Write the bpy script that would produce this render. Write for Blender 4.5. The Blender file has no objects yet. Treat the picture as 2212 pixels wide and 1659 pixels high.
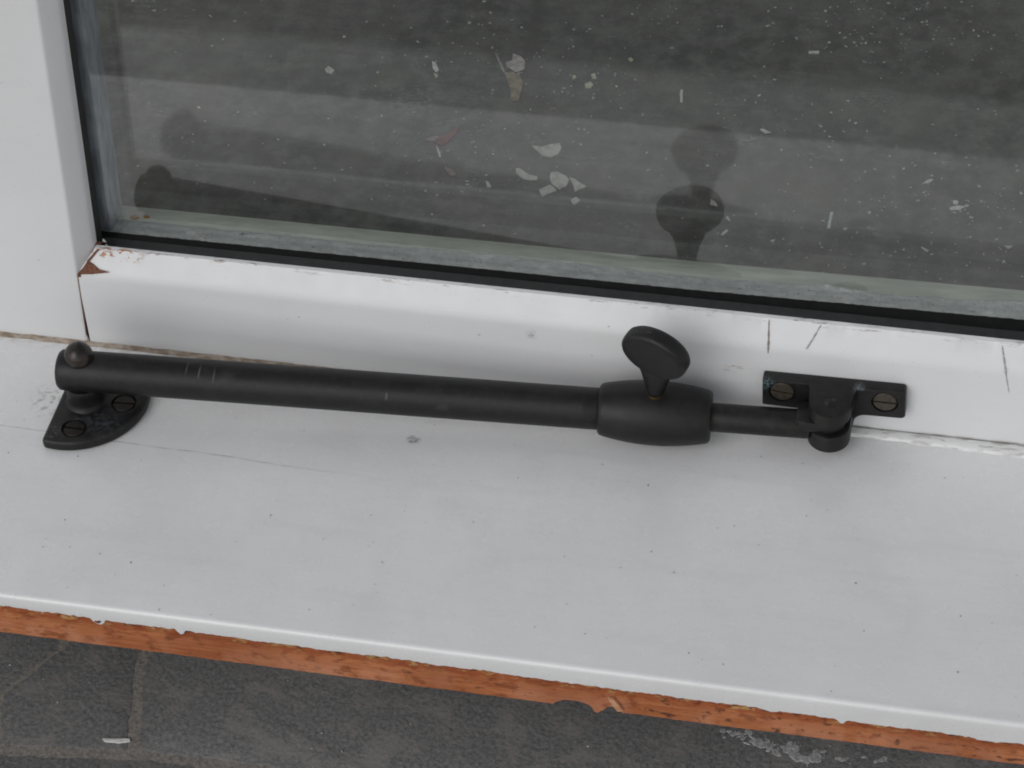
import bpy, bmesh, math, random
from mathutils import Vector, Matrix, noise as mnoise

MM = 0.001
random.seed(7)
scene = bpy.context.scene
COL = scene.collection

# ------------------------------------------------------------------ camera
cam_d = bpy.data.cameras.new("camera")
cam = bpy.data.objects.new("camera", cam_d)
COL.objects.link(cam)
cam.location = (289.445 * MM, -594.900 * MM, 604.497 * MM)
cam.rotation_euler = (0.794040, 0.0482846, 0.2026401)
cam_d.sensor_fit = 'HORIZONTAL'
cam_d.sensor_width = 36.0
cam_d.lens = 36.0 * 6042.93 / 2212.0
cam_d.clip_start = 0.01
cam_d.clip_end = 100.0
scene.camera = cam

# ------------------------------------------------------------------ daylight (overcast, from front left)
SUN_EL, SUN_AZ = math.radians(35), math.radians(26)
sdir = Vector((-math.sin(SUN_AZ) * math.cos(SUN_EL), -math.cos(SUN_AZ) * math.cos(SUN_EL), math.sin(SUN_EL)))
world = bpy.data.worlds.new("World")
scene.world = world
world.use_nodes = True
wn = world.node_tree.nodes
wl = world.node_tree.links
wn.clear()
w_out = wn.new('ShaderNodeOutputWorld')
w_bg = wn.new('ShaderNodeBackground')
w_hs = wn.new('ShaderNodeHueSaturation')
w_sky = wn.new('ShaderNodeTexSky')
w_sky.sky_type = 'NISHITA'
w_sky.sun_disc = False
w_sky.sun_elevation = SUN_EL
w_sky.sun_rotation = math.atan2(sdir.x, sdir.y)
w_sky.dust_density = 0.6
w_hs.inputs['Saturation'].default_value = 0.12
w_bg.inputs['Strength'].default_value = 0.124
wl.new(w_sky.outputs[0], w_hs.inputs['Color'])
wl.new(w_hs.outputs[0], w_bg.inputs['Color'])
wl.new(w_bg.outputs[0], w_out.inputs['Surface'])

sun_d = bpy.data.lights.new("sun", 'SUN')
sun_d.energy = 0.72
sun_d.angle = math.radians(38)
sun_d.color = (1.0, 0.985, 0.965)
sun = bpy.data.objects.new("sun", sun_d)
COL.objects.link(sun)
sun.rotation_euler = (-sdir).to_track_quat('-Z', 'Y').to_euler()

vs = scene.view_settings
vs.view_transform = 'Standard'
vs.look = 'None'
vs.exposure = 0.0
vs.gamma = 1.0
vs.use_curve_mapping = False
scene.cycles.use_denoising = True
scene.cycles.filter_width = 1.9
scene.cycles.max_bounces = 12
scene.cycles.transparent_max_bounces = 24


# ------------------------------------------------------------------ node helpers
def srgb(r, g, b):
    f = lambda c: (c / 255 / 12.92) if c / 255 <= 0.04045 else ((c / 255 + 0.055) / 1.055) ** 2.4
    return (f(r), f(g), f(b))


class NT:
    """small helper round one material's node tree; positions are world millimetres"""
    def __init__(self, name):
        self.m = bpy.data.materials.new(name)
        self.m.use_nodes = True
        self.n = self.m.node_tree.nodes
        self.l = self.m.node_tree.links
        self.b = self.n['Principled BSDF']
        g = self.n.new('ShaderNodeNewGeometry')
        s = self.n.new('ShaderNodeVectorMath')
        s.operation = 'SCALE'
        self.l.new(g.outputs['Position'], s.inputs[0])
        s.inputs['Scale'].default_value = 1000.0
        self.pos = s.outputs[0]
        self.sep = None

    def put(self, sock, v):
        if isinstance(v, bpy.types.NodeSocket):
            self.l.new(v, sock)
        elif isinstance(v, (tuple, list)) and len(v) == 3 and sock.type == 'RGBA':
            sock.default_value = (*v, 1)
        else:
            sock.default_value = v

    def set(self, **k):
        for a, v in k.items():
            self.put(self.b.inputs[a.replace('_', ' ')], v)

    def xyz(self):
        if not self.sep:
            self.sep = self.n.new('ShaderNodeSeparateXYZ')
            self.l.new(self.pos, self.sep.inputs[0])
        return self.sep.outputs

    def math(self, op, a, b=0.0, clamp=False):
        n = self.n.new('ShaderNodeMath')
        n.operation = op
        n.use_clamp = clamp
        self.put(n.inputs[0], a)
        self.put(n.inputs[1], b)
        return n.outputs[0]

    def scaled(self, sx, sy, sz, off=(0, 0, 0), rotz=0.0):
        n = self.n.new('ShaderNodeMapping')
        self.l.new(self.pos, n.inputs['Vector'])
        n.inputs['Scale'].default_value = (sx, sy, sz)
        n.inputs['Location'].default_value = off
        n.inputs['Rotation'].default_value = (0, 0, rotz)
        return n.outputs[0]

    def noise(self, scale, vec=None, detail=4.0, rough=0.55, dist=0.0):
        n = self.n.new('ShaderNodeTexNoise')
        self.l.new(vec if vec is not None else self.pos, n.inputs['Vector'])
        n.inputs['Scale'].default_value = scale
        n.inputs['Detail'].default_value = detail
        n.inputs['Roughness'].default_value = rough
        n.inputs['Distortion'].default_value = dist
        return n.outputs['Fac']

    def voronoi(self, scale, vec=None, rnd=1.0):
        n = self.n.new('ShaderNodeTexVoronoi')
        self.l.new(vec if vec is not None else self.pos, n.inputs['Vector'])
        n.inputs['Scale'].default_value = scale
        n.inputs['Randomness'].default_value = rnd
        return n.outputs['Distance']

    def ramp(self, v, lo, hi, a=0.0, b=1.0, smooth=True):
        n = self.n.new('ShaderNodeMapRange')
        n.interpolation_type = 'SMOOTHSTEP' if smooth else 'LINEAR'
        self.put(n.inputs['Value'], v)
        n.inputs['From Min'].default_value = lo
        n.inputs['From Max'].default_value = hi
        n.inputs['To Min'].default_value = a
        n.inputs['To Max'].default_value = b
        return n.outputs[0]

    def mix(self, fac, a, b):
        n = self.n.new('ShaderNodeMix')
        n.data_type = 'RGBA'
        self.put(n.inputs[0], fac)
        self.put(n.inputs[6], a)
        self.put(n.inputs[7], b)
        return n.outputs[2]

    def bump(self, h, strength=0.3, dist=0.0003, normal=None):
        n = self.n.new('ShaderNodeBump')
        n.inputs['Strength'].default_value = strength
        n.inputs['Distance'].default_value = dist
        self.put(n.inputs['Height'], h)
        if normal is not None:
            self.l.new(normal, n.inputs['Normal'])
        return n.outputs[0]

    def blob(self, c, r, soft=1.0):
        """1 inside the ellipsoid at c (mm) with radii r, falling softly to 0"""
        s = self.n.new('ShaderNodeVectorMath'); s.operation = 'SUBTRACT'
        self.l.new(self.pos, s.inputs[0]); s.inputs[1].default_value = c
        d = self.n.new('ShaderNodeVectorMath'); d.operation = 'DIVIDE'
        self.l.new(s.outputs[0], d.inputs[0]); d.inputs[1].default_value = r
        ln = self.n.new('ShaderNodeVectorMath'); ln.operation = 'LENGTH'
        self.l.new(d.outputs[0], ln.inputs[0])
        return self.ramp(ln.outputs['Value'], 1.0 - soft * 0.8, 1.0 + soft * 0.2, 1.0, 0.0)


# ------------------------------------------------------------------ materials
GROUND = -80.0
def mat_white(name, base, sill=False):
    t = NT(name)
    big = t.noise(0.02, detail=3)
    col = t.mix(t.ramp(big, 0.3, 0.7), tuple(c * 0.955 for c in base), base)
    mott = t.noise(0.35, t.scaled(0.25, 1, 1), detail=5)
    col = t.mix(t.ramp(mott, 0.5, 0.8, 0, 0.05), col, srgb(150, 150, 148))
    # dust specks of two sizes
    v1 = t.voronoi(0.16, t.scaled(0.8, 1.3, 1.2, (0, 0, 0), 0.6))
    gate = t.ramp(t.noise(0.05, detail=2), 0.5, 0.6)
    spk = t.math('MULTIPLY', t.ramp(v1, 0.03, 0.075, 0.5, 0), gate)
    col = t.mix(spk, col, srgb(95, 93, 90))
    v2 = t.voronoi(0.55, t.scaled(0.7, 1.3, 1.3, (31, 7, 3)))
    col = t.mix(t.math('MULTIPLY', t.ramp(v2, 0.05, 0.15, 0.28, 0), t.ramp(t.noise(0.09, t.scaled(1, 1, 1, (5, 9, 2)), 2), 0.48, 0.6)), col, srgb(120, 118, 114))
    x, y, z = t.xyz()
    if sill:
        n1 = t.ramp(t.noise(0.8, detail=3), 0.35, 0.6)
        sm = t.math('MULTIPLY', t.blob((112.2, -25.8, 0), (2.6, 2.0, 4), 0.8), n1)
        col = t.mix(t.math('MULTIPLY', sm, 0.8), col, srgb(105, 105, 105))
        sm2 = t.math('MULTIPLY', t.blob((-4, -27, 0), (7, 9, 4), 1.0), t.ramp(t.noise(0.6, t.scaled(1, 1, 1, (3, 3, 3))), 0.48, 0.68))
        col = t.mix(t.math('MULTIPLY', sm2, 0.6), col, srgb(110, 104, 98))
        st_ = t.ramp(t.noise(0.10, t.scaled(0.10, 1.0, 1, (2, 40, 0)), 4, 0.6), 0.52, 0.75, 0, 0.08)
        col = t.mix(st_, col, srgb(140, 140, 138))
        wst = t.ramp(t.noise(0.028, t.scaled(1, 1, 1, (60, 10, 0)), 3), 0.5, 0.68, 0, 0.06)
        col = t.mix(wst, col, srgb(150, 148, 143))
        # hairline crack along the board
        cy = t.math('ADD', -39.9, t.math('MULTIPLY', t.math('SUBTRACT', t.noise(0.03, t.scaled(1, 0, 0), 4), 0.5), 3.0))
        d = t.math('ABSOLUTE', t.math('SUBTRACT', y, t.math('SUBTRACT', cy, t.math('MULTIPLY', x, 0.032))))
        line = t.math('MULTIPLY', t.ramp(d, 0.04, 0.40, 1, 0), t.ramp(x, 60, 118, 0.42, 0.0))
        col = t.mix(t.math('MULTIPLY', line, t.ramp(t.noise(0.25), 0.3, 0.65, 0.35, 1)), col, srgb(95, 92, 88))
        # grime against the sash
        gr = t.math('MULTIPLY', t.ramp(y, -6, 0, 0, 1), t.ramp(t.noise(0.5, t.scaled(0.4, 1, 1)), 0.4, 0.7))
        col = t.mix(t.math('MULTIPLY', gr, 0.45), col, srgb(120, 108, 95))
    else:
        sm = t.math('MULTIPLY', t.blob((144.6, 0, 24.5), (2.0, 3, 2.2), 0.9), t.ramp(t.noise(0.9), 0.4, 0.6))
        col = t.mix(t.math('MULTIPLY', sm, 0.5), col, srgb(110, 110, 112))
        for c, r in (((207, 0, 20.0), (4.5, 2, 0.7)), ((204, 0, 18.3), (1.6, 2, 0.5))):
            wv = t.math('MULTIPLY', t.blob(c, r, 0.8), t.ramp(t.noise(1.1, t.scaled(0.35, 1, 1.6)), 0.5, 0.58))
            col = t.mix(t.math('MULTIPLY', wv, 0.8), col, srgb(150, 115, 80))
        # worn top arris beside the gasket, worst in the left corner
        nw = t.noise(0.9, t.scaled(0.16, 1, 1), 5, 0.65)
        edge = t.math('MULTIPLY', t.ramp(z, 34.6, 36.0), t.ramp(nw, 0.55, 0.66))
        inr = t.math('MULTIPLY', t.ramp(y, 2.0, 4.0), t.ramp(x, 5, 7))
        edge = t.math('MULTIPLY', t.math('MULTIPLY', edge, inr), t.ramp(z, 36.3, 36.8, 1, 0))
        col = t.mix(t.math('MULTIPLY', edge, 0.7), col, srgb(112, 98, 86))
        crn = t.math('MULTIPLY', t.blob((14, 4.6, 35.2), (10, 3.0, 2.4), 0.7), t.ramp(t.noise(0.75, t.scaled(0.6, 1, 1, (2, 8, 1)), 4, 0.6), 0.53, 0.58))
        col = t.mix(crn, col, t.mix(t.noise(1.5), srgb(120, 66, 38), srgb(200, 150, 105)))
        # brown joint line at the foot
        ft = t.math('MULTIPLY', t.ramp(z, 0.4, 1.6, 1, 0), t.ramp(t.noise(0.5, t.scaled(0.4, 1, 1)), 0.4, 0.6))
        col = t.mix(t.math('MULTIPLY', ft, 0.6), col, srgb(125, 105, 85))
    t.set(Base_Color=col, Roughness=t.ramp(t.noise(0.15), 0.3, 0.7, 0.20 if sill else 0.36, 0.30 if sill else 0.48), Specular_IOR_Level=0.62 if sill else 0.5)
    brush = t.noise(0.9, t.scaled(0.035, 1, 1), 4, 0.6)
    lump = t.noise(0.12, detail=3)
    n1 = t.bump(brush, 0.045 if sill else 0.08, 0.0004)
    t.set(Normal=t.bump(lump, 0.06, 0.0012, n1))
    return t.m


def mat_bronze(name, dust=0.25, verdigris=False, plate=False):
    t = NT(name)
    n = t.noise(0.25, detail=6, rough=0.6)
    col = t.mix(t.ramp(n, 0.35, 0.7), (0.0085, 0.0083, 0.0083), (0.014, 0.0135, 0.0138))
    brown = t.ramp(t.noise(0.12, t.scaled(1, 1, 1, (11, 4, 9)), 5), 0.58, 0.75, 0, 0.6)
    col = t.mix(brown, col, (0.022, 0.0165, 0.013))
    gp = t.n.new('ShaderNodeNewGeometry')
    ed = t.math('MULTIPLY', t.ramp(gp.outputs['Pointiness'], 0.515, 0.58), t.ramp(t.noise(0.4, detail=4), 0.4, 0.65))
    col = t.mix(t.math('MULTIPLY', ed, 0.06 if verdigris else 0.35), col, (0.085, 0.062, 0.045))
    d = t.ramp(t.noise(0.5, detail=6, rough=0.7), 0.52, 0.75, 0, dust)
    col = t.mix(d, col, (0.05, 0.053, 0.06))
    if plate:
        k = t.math('MULTIPLY', t.blob((16, -37, 4), (9, 6, 4), 1.0), t.ramp(t.noise(0.7, detail=5), 0.35, 0.7))
        col = t.mix(t.math('MULTIPLY', k, 0.65), col, (0.075, 0.085, 0.10))
        k2 = t.math('MULTIPLY', t.blob((3.5, -43, 4), (3, 4, 4), 1.0), t.ramp(t.noise(1.2), 0.5, 0.62))
        col = t.mix(t.math('MULTIPLY', k2, 0.6), col, (0.12, 0.12, 0.11))
    if verdigris:
        k = t.math('MULTIPLY', t.blob((216.2, -4, 18.2), (3.6, 3, 2.8), 0.9), t.ramp(t.noise(1.6, t.scaled(1, 1, 0.6), 4, 0.7), 0.47, 0.56))
        col = t.mix(t.math('MULTIPLY', k, 0.6), col, (0.16, 0.25, 0.27))
        k = t.math('MULTIPLY', t.blob((244, -4, 20.4), (2.0, 3, 0.9), 0.9), t.ramp(t.noise(1.6), 0.42, 0.55))
        col = t.mix(t.math('MULTIPLY', k, 0.55), col, (0.18, 0.21, 0.23))
    else:
        # dry paint scrapes on the tube
        for c, r, k_ in (((43.6, -30, 21.2), (0.35, 6, 1.4), 0.5), ((47.6, -30, 20.9), (0.35, 6, 1.6), 0.5), ((52.2, -30, 20.3), (0.30, 6, 1.9), 0.4), ((56.0, -30, 20.6), (3.2, 6, 1.8), 0.10), ((122, -24, 14.5), (2.4, 4, 1.2), 0.10), ((105, -24, 17), (0.5, 5, 1.2), 0.35)):
            k = t.math('MULTIPLY', t.blob(c, r, 0.7), t.ramp(t.noise(1.0, t.scaled(1, 0.4, 0.4), 4, 0.7), 0.25, 0.55))
            col = t.mix(t.math('MULTIPLY', k, k_), col, (0.16, 0.168, 0.178))
        rub = t.math('MULTIPLY', t.ramp(t.noise(0.9, t.scaled(0.12, 1, 1, (4, 4, 4)), 5, 0.7), 0.60, 0.72), 0.35)
        col = t.mix(rub, col, (0.06, 0.052, 0.046))
    t.set(Base_Color=col, Metallic=0.25, Roughness=t.ramp(n, 0.3, 0.7, 0.40, 0.52), Specular_IOR_Level=0.42)
    t.set(Normal=t.bump(t.noise(2.2, detail=4), 0.10, 0.0002))
    return t.m


def mat_simple(name, a, b, scale=0.5, rough=0.6, metal=0.0, bump=0.2, bd=0.0003, lo=0.35, hi=0.65, st=(1, 1, 1), spec=0.5):
    t = NT(name)
    n = t.noise(scale, t.scaled(*st), 5, 0.6)
    t.set(Base_Color=t.mix(t.ramp(n, lo, hi), a, b), Roughness=rough, Metallic=metal, Specular_IOR_Level=spec)
    t.set(Normal=t.bump(t.noise(scale * 2.5, t.scaled(*st), 4), bump, bd))
    return t.m


def mat_timber():
    t = NT('bare_timber')
    x, y, z = t.xyz()
    g = t.noise(1.2, t.scaled(0.05, 1, 1), 5, 0.6)
    col = t.mix(t.ramp(g, 0.3, 0.7), (0.37, 0.115, 0.042), (0.54, 0.195, 0.080))
    pale = t.ramp(t.noise(0.06, t.scaled(1, 0, 0.6), 3), 0.42, 0.62)
    low = t.ramp(z, -16, -10, 1, 0.2)
    col = t.mix(t.math('MULTIPLY', t.math('MULTIPLY', pale, low), 0.75), col, (0.60, 0.265, 0.145))
    blot = t.ramp(t.noise(0.22, t.scaled(0.7, 1, 1.2, (3, 0, 8)), 5, 0.6), 0.54, 0.64)
    col = t.mix(t.math('MULTIPLY', blot, 0.6), col, (0.20, 0.050, 0.018))
    rightw = t.ramp(x, 90, 215, 0.45, 1)
    blk = t.math('MULTIPLY', t.ramp(t.noise(0.33, t.scaled(0.6, 1, 1, (13, 2, 5)), 4, 0.6), 0.57, 0.66), rightw)
    col = t.mix(t.math('MULTIPLY', blk, 0.85), col, (0.055, 0.032, 0.024))
    yel = t.math('MULTIPLY', t.ramp(t.noise(0.30, t.scaled(0.45, 1, 1.5, (7, 1, 20)), 5, 0.65), 0.57, 0.66), t.ramp(z, -12.5, -7.5))
    col = t.mix(t.math('MULTIPLY', yel, 0.85), col, (0.52, 0.31, 0.12))
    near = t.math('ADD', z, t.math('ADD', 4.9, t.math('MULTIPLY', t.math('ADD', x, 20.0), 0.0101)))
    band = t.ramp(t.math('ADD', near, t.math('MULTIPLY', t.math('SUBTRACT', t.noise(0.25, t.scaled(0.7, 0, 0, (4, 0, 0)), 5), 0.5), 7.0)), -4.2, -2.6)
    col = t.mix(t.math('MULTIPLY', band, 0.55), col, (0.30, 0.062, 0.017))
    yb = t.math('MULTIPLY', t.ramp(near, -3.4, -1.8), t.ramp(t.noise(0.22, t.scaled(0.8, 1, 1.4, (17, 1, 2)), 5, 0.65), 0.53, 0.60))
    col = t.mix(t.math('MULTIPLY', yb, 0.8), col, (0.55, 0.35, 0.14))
    db = t.math('MULTIPLY', t.ramp(near, -2.6, -1.0), t.ramp(t.noise(0.4, t.scaled(0.8, 1, 1, (27, 1, 2)), 5, 0.65), 0.52, 0.60))  # dark line beneath the paint edge: its shadow put into the timber colour
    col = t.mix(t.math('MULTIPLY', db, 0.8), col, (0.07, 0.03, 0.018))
    col = t.mix(t.math('MULTIPLY', t.ramp(t.noise(0.02, t.scaled(1, 0, 0, (5, 0, 0)), 3), 0.42, 0.6), 0.35), col, (0.24, 0.065, 0.026))
    col = t.mix(t.ramp(t.noise(2.6, t.scaled(0.10, 1, 1, (1, 5, 2)), 3), 0.60, 0.72, 0, 0.5), col, (0.15, 0.045, 0.02))
    t.set(Base_Color=col, Roughness=0.75, Specular_IOR_Level=0.25)
    t.set(Normal=t.bump(t.noise(1.4, t.scaled(0.12, 1, 1), 6, 0.7), 0.55, 0.0008))
    return t.m


def mat_concrete():
    t = NT('concrete')
    big = t.noise(0.012, detail=4)
    mid = t.noise(0.10, detail=6, rough=0.65)
    fine = t.noise(1.6, detail=3)
    col = t.mix(t.ramp(big, 0.35, 0.65), (0.070, 0.070, 0.064), (0.108, 0.106, 0.098))
    col = t.mix(t.ramp(mid, 0.38, 0.68, 0, 0.8), col, (0.165, 0.162, 0.153))
    col = t.mix(t.ramp(fine, 0.5, 0.72, 0, 0.6), col, (0.045, 0.045, 0.041))
    streak = t.math('MULTIPLY', t.ramp(t.noise(0.5, t.scaled(0.25, 1, 1, (4, 4, 4), 0.3), 5, 0.7), 0.60, 0.74), t.ramp(t.noise(0.03, t.scaled(1, 1, 1, (9, 2, 1)), 2), 0.45, 0.6))
    col = t.mix(t.math('MULTIPLY', streak, 0.55), col, (0.26, 0.265, 0.265))
    lin = t.ramp(t.noise(0.35, t.scaled(0.06, 1.2, 1, (1, 7, 3)), 5, 0.65), 0.5, 0.72, 0, 0.35)
    col = t.mix(lin, col, (0.055, 0.055, 0.050))
    grit = t.ramp(t.noise(0.9, detail=6, rough=0.75), 0.52, 0.70, 0, 0.45)
    col = t.mix(grit, col, (0.20, 0.20, 0.192))
    v = t.ramp(t.voronoi(0.45, t.scaled(0.8, 1.2, 1)), 0.05, 0.16, 0.6, 0)
    col = t.mix(t.math('MULTIPLY', v, t.ramp(t.noise(0.06), 0.45, 0.6)), col, (0.28, 0.28, 0.27))
    for (bx_, by_), r_, sg, k_ in (((179.8, 224.7), 7, 1, 0.7), ((48, 230.9), 16, -1, 0.45), ((74.4, 215), 6, 1, 0.5), ((97, 214), 5, -1, 0.8), ((119.4, 204.8), 7, 1, 0.4), ((205.3, 219.2), 7, 1, 0.45), ((235.6, 198.3), 6, -1, 0.4), ((254.8, 222.3), 5, 1, 0.6), ((222.8, 256.4), 12, 1, 0.35), ((-13.5, 213.8), 6, 1, 0.5), ((-50, 208.5), 6, -1, 0.5), ((62.3, 219.9), 9, 1, 0.4), ((217, 311), 10, 1, 0.35), ((235, 317), 6, 1, 0.5), ((232.5, 179.5), 5, -1, 0.4), ((142.8, 169.6), 6, 1, 0.4)):
        k = t.math('MULTIPLY', t.blob((bx_, by_, GROUND), (r_, r_ * 0.8, 30), 1.0), t.ramp(t.noise(1.0, t.scaled(0.35, 1.0, 1, (bx_, by_, 0), sg * 0.6), 5, 0.7), 0.50, 0.62))
        col = t.mix(t.math('MULTIPLY', k, k_ * 0.9), col, (0.34, 0.35, 0.355))
    pit = t.ramp(t.voronoi(0.30, t.scaled(1, 1.2, 1, (4, 9, 2))), 0.03, 0.12, 0.75, 0)
    col = t.mix(t.math('MULTIPLY', pit, t.ramp(t.noise(0.07, t.scaled(1, 1, 1, (8, 8, 8))), 0.45, 0.6)), col, (0.018, 0.018, 0.016))
    oli = t.ramp(t.noise(0.04, t.scaled(1, 1, 1, (1, 12, 1)), 3), 0.5, 0.7, 0, 0.35)
    col = t.mix(oli, col, (0.155, 0.152, 0.120))
    t.set(Base_Color=col, Roughness=0.9, Specular_IOR_Level=0.2)
    t.set(Normal=t.bump(t.noise(0.8, detail=6, rough=0.7), 0.4, 0.0007))
    return t.m


def mat_slate(name, a, b, amount=0.7):
    t = NT(name)
    n = t.noise(0.085, t.scaled(0.8, 1.1, 1, (3, 1, 0), 0.5), 9, 0.72, 0.25)
    f = t.noise(0.7, t.scaled(1, 1, 1, (0, 0, 0), 0.6), 5, 0.7)
    col = t.mix(t.ramp(f, 0.3, 0.7), tuple(c * 0.62 for c in a), tuple(c * 1.28 for c in a))
    col = t.mix(t.ramp(n, 0.49, 0.60, 0, amount), col, b)
    fine = t.ramp(t.noise(2.4, t.scaled(0.5, 1.4, 1, (0, 0, 0), -0.6), 3), 0.62, 0.76, 0, 0.5)
    col = t.mix(fine, col, tuple(c * 1.5 for c in a))
    scr = t.math('MULTIPLY', t.ramp(t.noise(1.1, t.scaled(0.16, 1.6, 1, (3, 1, 1), 0.62), 4), 0.68, 0.74), t.ramp(t.noise(0.05), 0.5, 0.6))
    col = t.mix(t.math('MULTIPLY', scr, 0.7), col, (0.42, 0.42, 0.41))
    t.set(Base_Color=col, Roughness=0.72, Specular_IOR_Level=0.35)
    t.set(Normal=t.bump(t.noise(0.5, detail=6, rough=0.65), 0.5, 0.0010))
    return t.m


def mat_glass(rough):
    t = NT('window_glass')
    t.n.remove(t.b)
    out = t.n['Material Output']
    tr = t.n.new('ShaderNodeBsdfTransparent')
    tr.inputs[0].default_value = (0.985, 0.992, 0.988, 1)
    gl = t.n.new('ShaderNodeBsdfGlossy')
    gl.inputs['Roughness'].default_value = rough
    fr = t.n.new('ShaderNodeFresnel')
    fr.inputs['IOR'].default_value = 1.5
    geo = t.n.new('ShaderNodeNewGeometry')
    front = t.math('SUBTRACT', 1.0, geo.outputs['Backfacing'])
    fac = t.math('MULTIPLY', t.math('MULTIPLY', fr.outputs[0], 2.0), front, True)
    mx = t.n.new('ShaderNodeMixShader')
    t.l.new(fac, mx.inputs[0]); t.l.new(tr.outputs[0], mx.inputs[1]); t.l.new(gl.outputs[0], mx.inputs[2])
    t.l.new(mx.outputs[0], out.inputs['Surface'])
    return t.m


M = {
    'sill': mat_white('sill_paint', (0.77, 0.77, 0.772), True),
    'sash': mat_white('sash_paint_shaded', (0.70, 0.702, 0.708), False),  # same paint as the sill, base darkened to stand for weaker light
    'bronze': mat_bronze('dark_bronze'),
    'plate': mat_bronze('dark_bronze_plate', 0.3, plate=True),
    'bracket': mat_bronze('dark_bronze_bracket', 0.2, verdigris=True),
    'satin': mat_bronze('dark_bronze_smooth', 0.08),
    'screw': mat_simple('worn_brass', (0.044, 0.036, 0.027), (0.072, 0.059, 0.044), 0.8, 0.55, 0.3),
    'screw_dark': mat_simple('dark_worn_brass', (0.012, 0.010, 0.0085), (0.024, 0.018, 0.014), 0.8, 0.5, 0.4),
    'brass': mat_simple('bright_brass', (0.65, 0.42, 0.16), (0.8, 0.55, 0.25), 1.0, 0.25, 1.0),
    'rubber': mat_simple('black_gasket', (0.010, 0.010, 0.011), (0.018, 0.018, 0.019), 0.4, 0.55, 0, 0.1),
    'tape': mat_simple('grey_edge_tape', (0.16, 0.18, 0.20), (0.26, 0.28, 0.30), 0.35, 0.6, 0, 0.25, st=(1, 1, 0.25)),
    'spacer': mat_simple('green_grey_spacer', (0.25, 0.265, 0.23), (0.32, 0.335, 0.295), 0.25, 0.55, 0, 0.15, st=(0.25, 1, 1)),
    'timber': mat_timber(),
    'raw': mat_simple('brown_bare_wood', (0.10, 0.036, 0.022), (0.19, 0.08, 0.046), 1.2, 0.85, 0, 0.4),
    'pale_wood': mat_simple('pale_split_wood', (0.45, 0.20, 0.10), (0.60, 0.33, 0.19), 0.8, 0.8, 0, 0.4, st=(0.3, 1, 1)),
    'void': mat_simple('black_gap_shade', (0.008, 0.008, 0.008), (0.012, 0.012, 0.012), 1, 0.9),
    'dusty': mat_simple('dusty_filler', (0.24, 0.18, 0.13), (0.42, 0.36, 0.30), 0.6, 0.9, 0, 0.5, 0.0006, st=(0.5, 1, 1)),
    'ridge': mat_simple('flaky_paint_ridge', (0.52, 0.515, 0.50), (0.80, 0.80, 0.79), 0.7, 0.6, 0, 0.5, 0.0006, 0.35, 0.55, st=(0.25, 1, 1)),
    'pencil': mat_simple('grey_scratch', (0.25, 0.245, 0.24), (0.46, 0.455, 0.445), 1.5, 0.9),
    'knife': mat_simple('brown_knife_cut', (0.16, 0.14, 0.12), (0.36, 0.33, 0.30), 1.5, 0.9),
    'concrete': mat_concrete(),
    'slate': mat_slate('slate', (0.178, 0.180, 0.179), (0.245, 0.232, 0.219)),
    'slate2': mat_slate('slate_cool', (0.184, 0.186, 0.185), (0.248, 0.234, 0.22), 0.6),
    'mortar': mat_slate('mortar', (0.265, 0.245, 0.222), (0.31, 0.286, 0.26), 0.4),
    'chip': mat_simple('white_paint_chip', (0.42, 0.42, 0.40), (0.60, 0.60, 0.58), 0.7, 0.7),
    'bright_chip': mat_simple('clean_white_chip', (0.70, 0.70, 0.68), (0.82, 0.82, 0.80), 0.7, 0.6),
    'petal': mat_simple('pale_petal', (0.34, 0.33, 0.30), (0.50, 0.49, 0.46), 0.4, 0.7, 0, 0.5),
    'bluechip': mat_simple('blue_grey_flake', (0.36, 0.38, 0.39), (0.52, 0.54, 0.55), 0.7, 0.7),
    'yellowchip': mat_simple('yellowish_crumb', (0.36, 0.36, 0.26), (0.52, 0.51, 0.40), 0.7, 0.8),
    'leaf': mat_simple('tan_dry_leaf', (0.20, 0.155, 0.105), (0.30, 0.26, 0.19), 0.35, 0.75, 0, 0.5),
    'leaftip': mat_simple('pinkish_white_scrap', (0.30, 0.25, 0.24), (0.44, 0.42, 0.41), 0.3, 0.75, 0, 0.5),
    'red': mat_simple('red_brown_shard', (0.12, 0.045, 0.042), (0.20, 0.085, 0.075), 0.4, 0.7, 0, 0.4),
    'pink': mat_simple('pinkish_grey_bit', (0.17, 0.125, 0.12), (0.25, 0.20, 0.195), 0.4, 0.8),
    'twig': mat_simple('grey_twig', (0.20, 0.19, 0.175), (0.32, 0.31, 0.29), 0.6, 0.8),
    'speck': mat_simple('speck_grey', (0.17, 0.168, 0.16), (0.32, 0.315, 0.31), 1.2, 0.9),
    'whitespeck': mat_simple('whitish_speck', (0.16, 0.162, 0.158), (0.46, 0.46, 0.44), 0.35, 0.9),
    'splash': mat_simple('white_paint_splash', (0.30, 0.305, 0.31), (0.50, 0.505, 0.51), 0.8, 0.7),
    'darkwood': mat_simple('dark_block', (0.05, 0.045, 0.04), (0.08, 0.07, 0.06), 0.2, 0.9),
    'glass': mat_glass(0.042), 'glass_rear': mat_glass(0.075),
}


# ------------------------------------------------------------------ object helpers (all lengths in millimetres)
def thing(name, loc, label, cat, group=None):
    o = bpy.data.objects.new(name, None)
    COL.objects.link(o)
    o.empty_display_size = 0.01
    o.location = Vector(loc) * MM
    o['label'] = label
    o['category'] = cat
    if group:
        o['group'] = group
    return o


def world_loc(o):
    v = Vector((0, 0, 0))
    while o:
        v += o.location
        o = o.parent
    return v


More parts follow.
